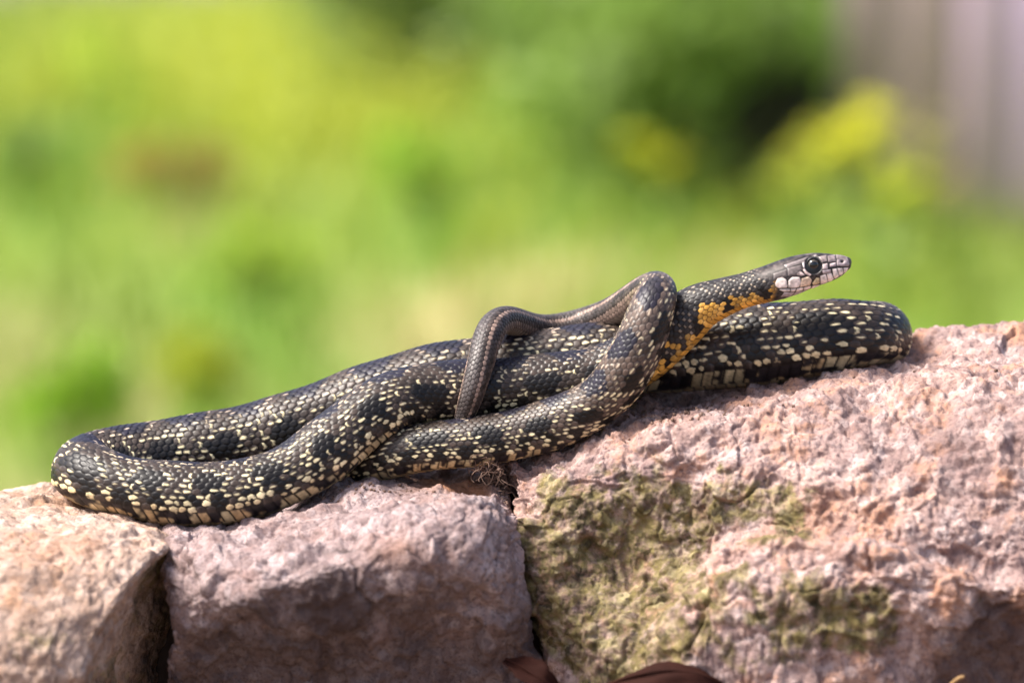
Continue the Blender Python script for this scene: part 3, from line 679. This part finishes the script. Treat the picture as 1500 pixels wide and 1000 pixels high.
# lattice of scales
def hash2(a, b, k=0): return _h(a.astype(np.int64) + 1000 * k, b.astype(np.int64) + 77 * k, np.full(a.shape, 13 + k, np.int64))
rowf = 1 - 0.42 * sstep(0.80, 0.90, s_all / s_all[-1])[:, None]; VVv = np.where(VVv > 50, VVv, VVv * rowf); jmax = np.round(12.4 * rowf - .4)
j0 = np.round(VVv); best = np.full(UU.shape, 9.0); sec = best.copy(); bu = np.zeros_like(UU); bj = np.zeros_like(UU); bdu = np.zeros_like(UU); bdv = np.zeros_like(UU)
for dj in (-1, 0, 1):
    j = np.clip(j0 + dj, -jmax, jmax); off = np.where(np.mod(j, 2) == 1, 0.5, 0.0)
    for du_ in (-1, 0, 1):
        uc = np.round(UU - off) + off + du_
        ja, jb = hash2(uc * 2, j, 21), hash2(uc * 2, j, 22)
        du, dv = UU - uc - 0.20 * (ja - .5), VVv - j - 0.20 * (jb - .5)
        d = (np.abs(du * 0.86) ** 1.45 + np.abs(dv * 0.92) ** 1.45) ** (1 / 1.45)
        d = np.where((dj != 0) & (j == j0), 9.0, d)
        mk = d < best
        sec = np.where(mk, best, np.minimum(sec, d))
        bu, bj, bdu, bdv = np.where(mk, uc, bu), np.where(mk, j, bj), np.where(mk, du, bdu), np.where(mk, dv, bdv)
        best = np.where(mk, d, best)
gapf = sec - best
vent = VVv > 50
# belly plates: one wide scute per scale length
VQ = UU / 1.15 + 0.55 * np.sin((AP - 2.1) * 2.2) * np.where(AP < 2.8, 1, 0.5); vu = np.floor(VQ); vfr = VQ - vu
gapf = np.where(vent, 1.4 * np.minimum(vfr, 1 - vfr), gapf); bdu = np.where(vent, vfr - 0.5, bdu); bu = np.where(vent, vu, bu); bj = np.where(vent, np.where(PH > 0, 14, -14), bj)
groove = sstep(0.0, 0.22, gapf)
relief = groove * (0.62 + 0.75 * bdu) + 0.10 * sstep(.2, .6, gapf)
RRg = np.broadcast_to(Rr[:, None], UU.shape)
hs = 0.00031 * np.clip(RRg / (50 * PX), 0.55, 1.1)
bodyw = np.broadcast_to((1 - hw)[:, None], UU.shape)

# ---- colours, one decision per scale
ucell, jcell = bu * 2, bj
h1, h2, h3, h4 = (hash2(ucell, jcell, k) for k in (1, 2, 3, 4))
pc = np.clip(np.abs(bj) / (NROW * rowf) * PHM, 0, math.pi) * 180 / math.pi; pc = np.where(vent, AP * 180 / math.pi, pc)
side = np.sign(bj)
bu = np.where(vent, bu * 1.15 + .6, bu)
uj = bu + 1.2 * (hash2(np.floor(bu / 7.4), side, 9) - 0.5)
q1 = (np.mod(uj / 7.4, 1) - 0.5) * 7.4
dors = np.hypot(q1 / 2.5, pc / 34)
q2 = (np.mod(uj / 7.4 + 0.5, 1) - 0.5) * 7.4
lat = np.hypot(q2 / 2.1, (pc - 74) / 19)
q3 = (np.mod(uj / 3.7 + 0.2 * side, 1) - 0.5) * 3.7
low = np.hypot(q3 / 1.15, (pc - 112) / 18)
blot = np.minimum(np.minimum(dors, lat), low)
brown = np.array([0.034, 0.024, 0.019]); black = np.array([0.0065, 0.0048, 0.0042]); blue = np.array([0.013, 0.011, 0.019])
cream = np.array([0.70, 0.60, 0.36]); tanp = np.array([0.36, 0.28, 0.215]); orange = np.array([0.62, 0.36, 0.15])
C = brown * (0.65 + 0.7 * h1)[..., None] + np.array([0.012, 0.008, 0.006]) * (h2 > .7)[..., None]
sg_ = s_all[:, None, None] / s_all[-1]
C = C * (1 + 1.5 * sstep(0.76, 0.85, sg_))
C = np.where((dors < 1)[..., None], blue * (0.7 + 0.8 * h2)[..., None], C)
C = np.where(((lat < 1) | (low < 1))[..., None], black * (0.7 + 0.6 * h2)[..., None], C)
prob = np.interp(pc, [0, 30, 50, 80, 112, 130], [0.16, 0.25, 0.40, 0.52, 0.56, 0.60])
ringz = (blot >= 1) & (blot < 1.45)
prob = np.where(ringz, prob + np.interp(pc, [0, 40, 90], [0.32, 0.40, 0.30]), prob); prob = np.where(blot < 1, 0.03 + 0.25 * sstep(.6, 1, blot), prob)
ispale = h3 < prob
tpale = sstep(15, 60, pc)[..., None]
palec = (tanp * (1 - tpale) + cream * tpale) * (0.7 + 0.5 * h4)[..., None]
to = (sstep(105, 128, pc) * (0.25 + 0.75 * h2))[..., None]; palec = palec * (1 - 0.6 * to) + orange * (0.6 * to)
# mark inside the scale: a lens, a slanting streak or a pale rear border, varied in size
Q3 = np.stack([bdu.ravel() * 3 + bu.ravel() * 5, bdv.ravel() * 3 + bj.ravel() * 7, 0 * bdu.ravel()], -1)
wob = (vnoise(Q3, 1.0, 31)).reshape(UU.shape)
sl_ = bdu * (0.62 + 0.3 * h2) + bdv * (h1 - 0.5) * 1.1
lens = sstep(-0.02, 0.17, 0.17 + 0.22 * h4 + 0.16 * wob - np.hypot(sl_ * 0.85 - 0.07, bdv * (1.05 + 0.7 * h1)))
rearb = sstep(0.10, 0.22, bdu + 0.10 * wob + 0.25 * np.abs(bdv) - 0.1 * h4) * sstep(0.02, 0.12, gapf)
mark = np.where(h2 < 0.14, rearb, lens) * sstep(0.02, 0.13, gapf)
# plain scales keep a faint paler rear border
faint = (sstep(0.12, 0.3, bdu + 0.08 * wob) * (h4 > 0.45) * (blot > 1))[..., None] * 0.35
C = C * (1 - faint) + np.array([0.11, 0.085, 0.07]) * faint
# belly edge: big cream / orange plates broken by black
vk = vu; sg = np.where(PH > 0, 1.0, -1.0); hk = hash2(vk, sg, 41); hk2 = hash2(vk, sg, 42)
Q4 = np.stack([UU.ravel() * 0.62 + 0.5 * (AP * sg).ravel(), (PH * 2.6).ravel(), 0 * UU.ravel()], -1)
vn = (vnoise(Q4, 1.0, 51) + 0.5 * vnoise(Q4, 2.3, 53)).reshape(UU.shape)
vcol = (cream * (1 - 0.55 * hk2[..., None]) + orange * 0.65 * hk2[..., None]) * (0.8 + 0.35 * wob)[..., None]
bl_low = (np.abs(bj) >= jmax - 1) & ~vent
vnc = np.sin(bu * 1.9 + 3 * side + 2 * np.sin(bu * .31)) * .34 + (h3 - .5) * 1.3
ispale = np.where(bl_low, vnc > 0.02, ispale)
mark = np.where(bl_low, sstep(0.02, 0.2, gapf + 0.12 * wob - 0.10 * (bdu - .1)) * sstep(-.05, .15, 0.26 + 0.42 * h4 + 0.3 * wob - np.hypot(bdu * (.6 + .6 * h2) - .08, bdv * (.7 + .7 * h1) + side * .2)), mark)
C = C * (1 - (ispale * mark)[..., None]) + palec * (ispale * mark)[..., None]
vm = sstep(-0.15, 0.30, 1.1 * vn + 0.8 * (hk - 0.5) + 0.35 * wob) * sstep(0.02, 0.16, np.minimum(vfr, 1 - vfr) + 0.05 * wob)
vm = vm * (0.65 + 0.35 * h1)
vm = np.maximum(vm, sstep(math.radians(155), math.radians(170), AP) * 0.9)
vbase = np.array([0.016, 0.013, 0.014]) * (0.7 + 0.8 * h1)[..., None]
C = np.where(vent[..., None], vbase * (1 - vm[..., None]) + vcol * vm[..., None], C)
C = C * (0.30 + 0.70 * groove)[..., None]                        # dark skin between the scales
# tail: long stripes in place of spots
tail = sstep(0.85, 0.89, s_all / s_all[-1])[:, None, None]
aj = np.abs(bj)
stripe = np.where(aj == 3, 1.0, np.where(aj >= 6, .6, 0.0))
tc_ = np.array([0.050, 0.037, 0.032]) * (0.5 + 1.0 * h1)[..., None] * (1 - stripe[..., None]) + np.array([0.24, 0.165, 0.13]) * (0.6 + 0.7 * h2)[..., None] * stripe[..., None]
tc_ = np.where((aj <= 1)[..., None] & ~vent[..., None], np.array([0.075, 0.062, 0.058]) * (.7 + .6 * h3)[..., None], tc_)
tc_ = np.where(vent[..., None], np.array([0.26, 0.20, 0.16]), tc_) * (0.2 + 0.8 * groove)[..., None]
C = C * (1 - tail) + tc_ * tail
# neck: dark above with fine flecks, golden throat sides broken by black
sn = s_all[:, None]
neck = (1 - sstep(0.068, 0.084, sn + 0.006 * (h1 - .5)))[..., None]
fleck = ((h3 < .45) & (bdu > 0.12) & (np.abs(bdv) < .32)) * sstep(.02, .1, gapf)
nc = np.array([0.030, 0.025, 0.023]) * (.7 + .6 * h1)[..., None]
nc = nc * (1 - fleck[..., None] * .8) + np.array([0.34, 0.27, 0.20]) * (fleck[..., None] * .8)
gold = (h1 < sstep(84, 122, pc + 15 * np.sin(bu * 0.55) + 12 * (1 - sstep(0.040, 0.055, sn)))) * sstep(-.25, .05, gapf + .3 * wob) 
yc = np.array([0.86, 0.44, 0.075]) * (.42 + .7 * h2)[..., None] * (0.10 + .90 * groove)[..., None]
yc = yc + np.array([0.02, 0.10, 0.10]) * (wob * .5 + .2)[..., None] * (h3 > .55)[..., None]
nb = (np.mod(bu / 6.2 + .35, 1) < 0.24 + 0.10 * (h4 - .5)) & (pc < 124)
yc = np.where(nb[..., None], black * (.4 + .6 * groove)[..., None], yc)
nc = nc * (0.35 + .65 * groove)[..., None] * (1 - gold[..., None]) + yc * gold[..., None]
C = C * (1 - neck) + nc * neck

# ---- the surface
V = Cc[:, None] + (Rr[:, None] * rs[None])[..., None] * (np.cos(PH)[..., None] * Nd[:, None] + (np.sin(PH) * wf[:, None])[..., None] * Bd[:, None])
dirn = np.cos(PH)[..., None] * Nd[:, None] + np.sin(PH)[..., None] * Bd[:, None]
V = V + dirn * (relief * hs * bodyw)[..., None]

# ---- head plates: drawn in the head's side view (same on both flanks)
nh = int(np.searchsorted(s_all, HEADL * 1.28))
HV = V[:nh].reshape(-1, 3).copy(); HV[:, 1] = Y0
hx, hy = to_px(HV)
def q8(P): return [(1080 + x / 8.333, 350 + y / 8.333) for x, y in P]
W_, G_ = (0.84, 0.71, 0.64), (0.30, 0.235, 0.225)
PL = [(W_, [(448, 515), (475, 455), (530, 435), (578, 470), (598, 545), (580, 572), (500, 572), (455, 548)]),
      (W_, [(608, 480), (655, 436), (742, 440), (766, 500), (738, 560), (690, 578), (608, 572)]),
      ((0.78, 0.58, 0.42), [(772, 455), (860, 430), (892, 480), (870, 548), (800, 558), (752, 566)]),
      ((0.76, 0.60, 0.36), [(905, 515), (950, 452), (988, 455), (990, 520), (915, 552)]),
      (W_, [(1000, 430), (1062, 408), (1098, 500), (1082, 545), (1012, 556)]),
      (W_, [(1078, 402), (1132, 396), (1168, 470), (1150, 512), (1108, 520)]),
      (W_, [(1150, 350), (1202, 345), (1236, 438), (1190, 482), (1165, 440)]),
      (W_, [(1212, 342), (1272, 342), (1294, 400), (1270, 440), (1240, 430)]),
      (W_, [(1288, 342), (1350, 338), (1330, 395), (1302, 420)]),
      (W_, [(500, 592), (520, 576), (625, 578), (632, 612), (560, 618)]), (W_, [(640, 582), (700, 582), (690, 615), (640, 622)]), (W_, [(716, 582), (795, 570), (788, 612), (700, 628)]),
      (W_, [(806, 570), (890, 556), (880, 590), (800, 618)]), (W_, [(908, 560), (1000, 548), (1002, 580), (895, 612)]), (W_, [(1012, 566), (1085, 552), (1080, 575), (1015, 592)]),
      (W_, [(1100, 530), (1160, 515), (1150, 548), (1095, 566)]), (W_, [(1175, 500), (1240, 470), (1230, 510), (1170, 540)]), (W_, [(1252, 460), (1310, 420), (1300, 460), (1250, 492)]),
      ((0.5, 0.42, 0.42), [(560, 625), (690, 630), (640, 690), (520, 680)]), ((0.48, 0.40, 0.40), [(700, 632), (880, 610), (820, 660), (660, 690)]), ((0.5, 0.43, 0.43), [(900, 612), (1080, 580), (1010, 620), (840, 655)]),
      ((0.66, 0.52, 0.48), [(705, 375), (745, 362), (808, 412), (765, 422), (708, 410)]), ((0.70, 0.52, 0.47), [(785, 345), (812, 340), (885, 412), (870, 425), (815, 400)]), ((0.62, 0.53, 0.52), [(780, 262), (825, 255), (826, 322), (795, 330)]),
      ((0.62, 0.50, 0.48), [(1028, 290), (1086, 282), (1088, 348), (1030, 352)]), ((0.60, 0.48, 0.47), [(1118, 285), (1192, 272), (1192, 312), (1120, 318)]), ((0.42, 0.34, 0.34), [(1020, 362), (1125, 352), (1128, 388), (1035, 402)]),
      ((0.36, 0.29, 0.29), [(1205, 235), (1340, 225), (1365, 300), (1350, 325), (1205, 310)]),
      (G_, [(985, 205), (1085, 190), (1080, 250), (1010, 262)]), ((0.22, 0.17, 0.17), [(1095, 195), (1200, 190), (1195, 255), (1100, 262)]), ((0.24, 0.19, 0.185), [(1205, 180), (1300, 195), (1345, 222), (1205, 230)]),
      ((0.15, 0.12, 0.115), [(600, 330), (760, 300), (770, 350), (690, 420), (600, 425)]), ((0.11, 0.09, 0.085), [(430, 400), (590, 345), (590, 430), (470, 450), (430, 480)]),
      ((0.20, 0.165, 0.16), [(560, 300), (820, 215), (960, 180), (970, 205), (830, 250), (590, 330)])]
hc = np.tile(np.array([0.060, 0.047, 0.043]), (len(hx), 1)); hr = np.zeros(len(hx))
hc = hc * (0.8 + 0.7 * vnoise(HV, 700, 4) + 0.5 * vnoise(HV, 1800, 5))[:, None]
under = sstep(2, 9, hy - np.interp(hx, [1130, 1150, 1200, 1246], [434, 430, 411, 388]))
hc = hc * (1 - under[:, None]) + np.array([0.40, 0.33, 0.33]) * under[:, None]
for col, poly in PL:
    P = np.array(q8(poly)); d = np.full(len(hx), 1e9); inside = np.zeros(len(hx), bool)
    for a_, b_ in zip(P, np.roll(P, -1, 0)):
        e = b_ - a_; w = np.stack([hx - a_[0], hy - a_[1]], -1); t = np.clip((w @ e) / (e @ e), 0, 1)
        d = np.minimum(d, np.linalg.norm(w - t[:, None] * e, axis=1))
        cond = (a_[1] > hy) != (b_[1] > hy); xin = (b_[0] - a_[0]) * (hy - a_[1]) / (b_[1] - a_[1] + 1e-9) + a_[0]
        inside ^= cond & (hx < xin)
    sd_ = np.where(inside, d, -d); mk = sstep(-0.9, 0.5, sd_)
    hc = hc * (1 - mk[:, None]) + np.array(col) * (0.9 + 0.2 * vnoise(HV, 1500, 7))[:, None] * mk[:, None]; hr = np.maximum(hr, sstep(-0.6, 2.2, sd_))
    rim = sstep(-2.4, -1.2, sd_) * (1 - sstep(-1.0, 0.2, sd_)); hc = hc * (1 - 0.5 * rim[:, None])
# mouth line, nostril, eye socket
mx, my = zip(*q8([(470, 582), (700, 577), (880, 552), (1000, 548), (1100, 522), (1240, 455), (1345, 385)]))
mouth = np.exp(-((hy - np.interp(hx, mx, my)) / 0.75) ** 2) * (hx > mx[0])
nost = np.exp(-(((hx - 1232.6) / 3.0) ** 2 + ((hy - 381.6) / 2.4) ** 2) ** 1.5)
re = np.hypot(hx - 1190, hy - 386); sock = 1 - sstep(12.0, 14.2, re)
for m_, cdark in ((mouth * .85, .012), (nost, .008), (sock, .012)):
    hc = hc * (1 - m_[:, None]) + cdark * m_[:, None]
hr = (hr * 0.00016 - 0.00022 * mouth - 0.0006 * nost - 0.0004 * sock)
rear = 1 - sstep(1122, 1140, hx + 4 * vnoise(HV, 700, 2))      # where head plates give way to neck scales
rear = np.where((hy > 405) | (hx < 1105), rear, np.minimum(rear, 1 - sstep(1095, 1120, hx)))
Ch = C[:nh].reshape(-1, 3); C[:nh] = (hc * (1 - rear[:, None]) + Ch * rear[:, None]).reshape(nh, nphi, 3)
base = V[:nh] - dirn[:nh] * (relief * hs * bodyw)[:nh][..., None]
V[:nh] = base + dirn[:nh] * ((relief * hs)[:nh] * rear.reshape(nh, nphi) + hr.reshape(nh, nphi) * (1 - rear.reshape(nh, nphi)))[..., None]

Vf = V.reshape(-1, 3); Cf = np.clip(C.reshape(-1, 3), 0, 1)
Cf = Cf * (1 + 0.30 * vnoise(Vf, 1500, 77) + 0.2 * vnoise(Vf, 320, 78))[:, None]
F = grid_faces(nring, nphi, True)
tip0, tip1 = len(Vf), len(Vf) + 1
Vf = np.concatenate([Vf, [Cc[0] - T[0] * 0.00025, Cc[-1] + T[-1] * 0.001]]); Cf = np.concatenate([Cf, Cf[:1], Cf[-1:]])
jj = np.arange(nphi); j2 = (jj + 1) % nphi; bse = (nring - 1) * nphi
capq = np.concatenate([np.stack([np.full(nphi, tip0), j2, jj, jj], -1), np.stack([np.full(nphi, tip1), bse + jj, bse + j2, bse + j2], -1)])
m_snake, n, l, b = new_mat('snake skin')
a = N(n, 'ShaderNodeAttribute', attribute_name='Col'); l.new(a.outputs[0], b.inputs['Base Color'])
b.inputs['Specular IOR Level'].default_value = 0.32
tc = N(n, 'ShaderNodeTexCoord'); nz = noise(n, l, tc.outputs['Object'], 2600, 2)
l.new(ramp(n, l, nz, [(0.3, 0.34), (0.7, 0.50)]), b.inputs['Roughness'])
snake = empty('snake', at(640, 700, -1)); tag(snake, 'black and cream speckled snake coiled over the stones with yellow throat', 'snake')
capt = capq[:, :3]
body = mesh_np('body', Vf, F, m_snake, colors=Cf); adopt(body, snake)
# close the two ends with small caps in the same mesh
import bmesh
bm = bmesh.new(); bm.from_mesh(body.data); bm.verts.ensure_lookup_table()
for t3 in capt:
    f = bm.faces.new([bm.verts[int(q)] for q in t3]); f.smooth = True
bm.to_mesh(body.data); bm.free()

# eyes
m_iris, n, l, b = new_mat('dark iris'); tc = N(n, 'ShaderNodeTexCoord'); nz = noise(n, l, tc.outputs['Object'], 1500, 3)
l.new(ramp(n, l, nz, [(0.3, (0.035, 0.028, 0.02)), (0.7, (0.10, 0.085, 0.065))]), b.inputs['Base Color']); b.inputs['Roughness'].default_value = 0.06; b.inputs['Coat Weight'].default_value = 0.6
m_pup = plain_mat('pupil', (0.004, 0.004, 0.004), 0.05, 0.7); m_rim = plain_mat('eye rim', (0.012, 0.011, 0.011), 0.35)
def sphere(c, r, ax, kf=1.0, n1=24, n2=32):
    a = np.linspace(0.001, math.pi - .001, n1); t = np.linspace(0, 2 * math.pi, n2, endpoint=False)
    X = np.stack([np.sin(a)[:, None] * np.cos(t), np.cos(a)[:, None] * kf * np.ones_like(t), np.sin(a)[:, None] * np.sin(t)], -1) * r
    return c + X.reshape(-1, 3), grid_faces(n1, n2, True)
for sgn in (-1, 1):
    lat_ = sgn * 15.8 * PX; c = at(1190, 386, 0); c[1] += lat_
    V_, F_ = sphere(c, 9.6 * PX, sgn, 1.0); eye = mesh_np('eye', V_, F_, m_iris); adopt(eye, snake)
    # pupil: a dark cap just proud of the globe
    a = np.linspace(0, 0.62, 8); t = np.linspace(0, 2 * math.pi, 28, endpoint=False); r_ = 9.7 * PX
    X = np.stack([np.sin(a)[:, None] * np.cos(t) * r_, sgn * np.cos(a)[:, None] * r_ * np.ones_like(t), np.sin(a)[:, None] * np.sin(t) * r_], -1).reshape(-1, 3) + c
    pu = mesh_np('pupil', X, grid_faces(8, 28, True, sgn > 0), m_pup); pu.parent = eye
    t = np.linspace(0, 2 * math.pi, 41); rr = 10.3 * PX
    Pm = np.stack([np.cos(t) * rr, 0 * t + sgn * 4.6 * PX, np.sin(t) * rr], -1) + c
    V_, F_ = tube(Pm, np.full(41, 1.3 * PX), 8); rm = mesh_np('eye_rim', V_, F_, m_rim); rm.parent = eye
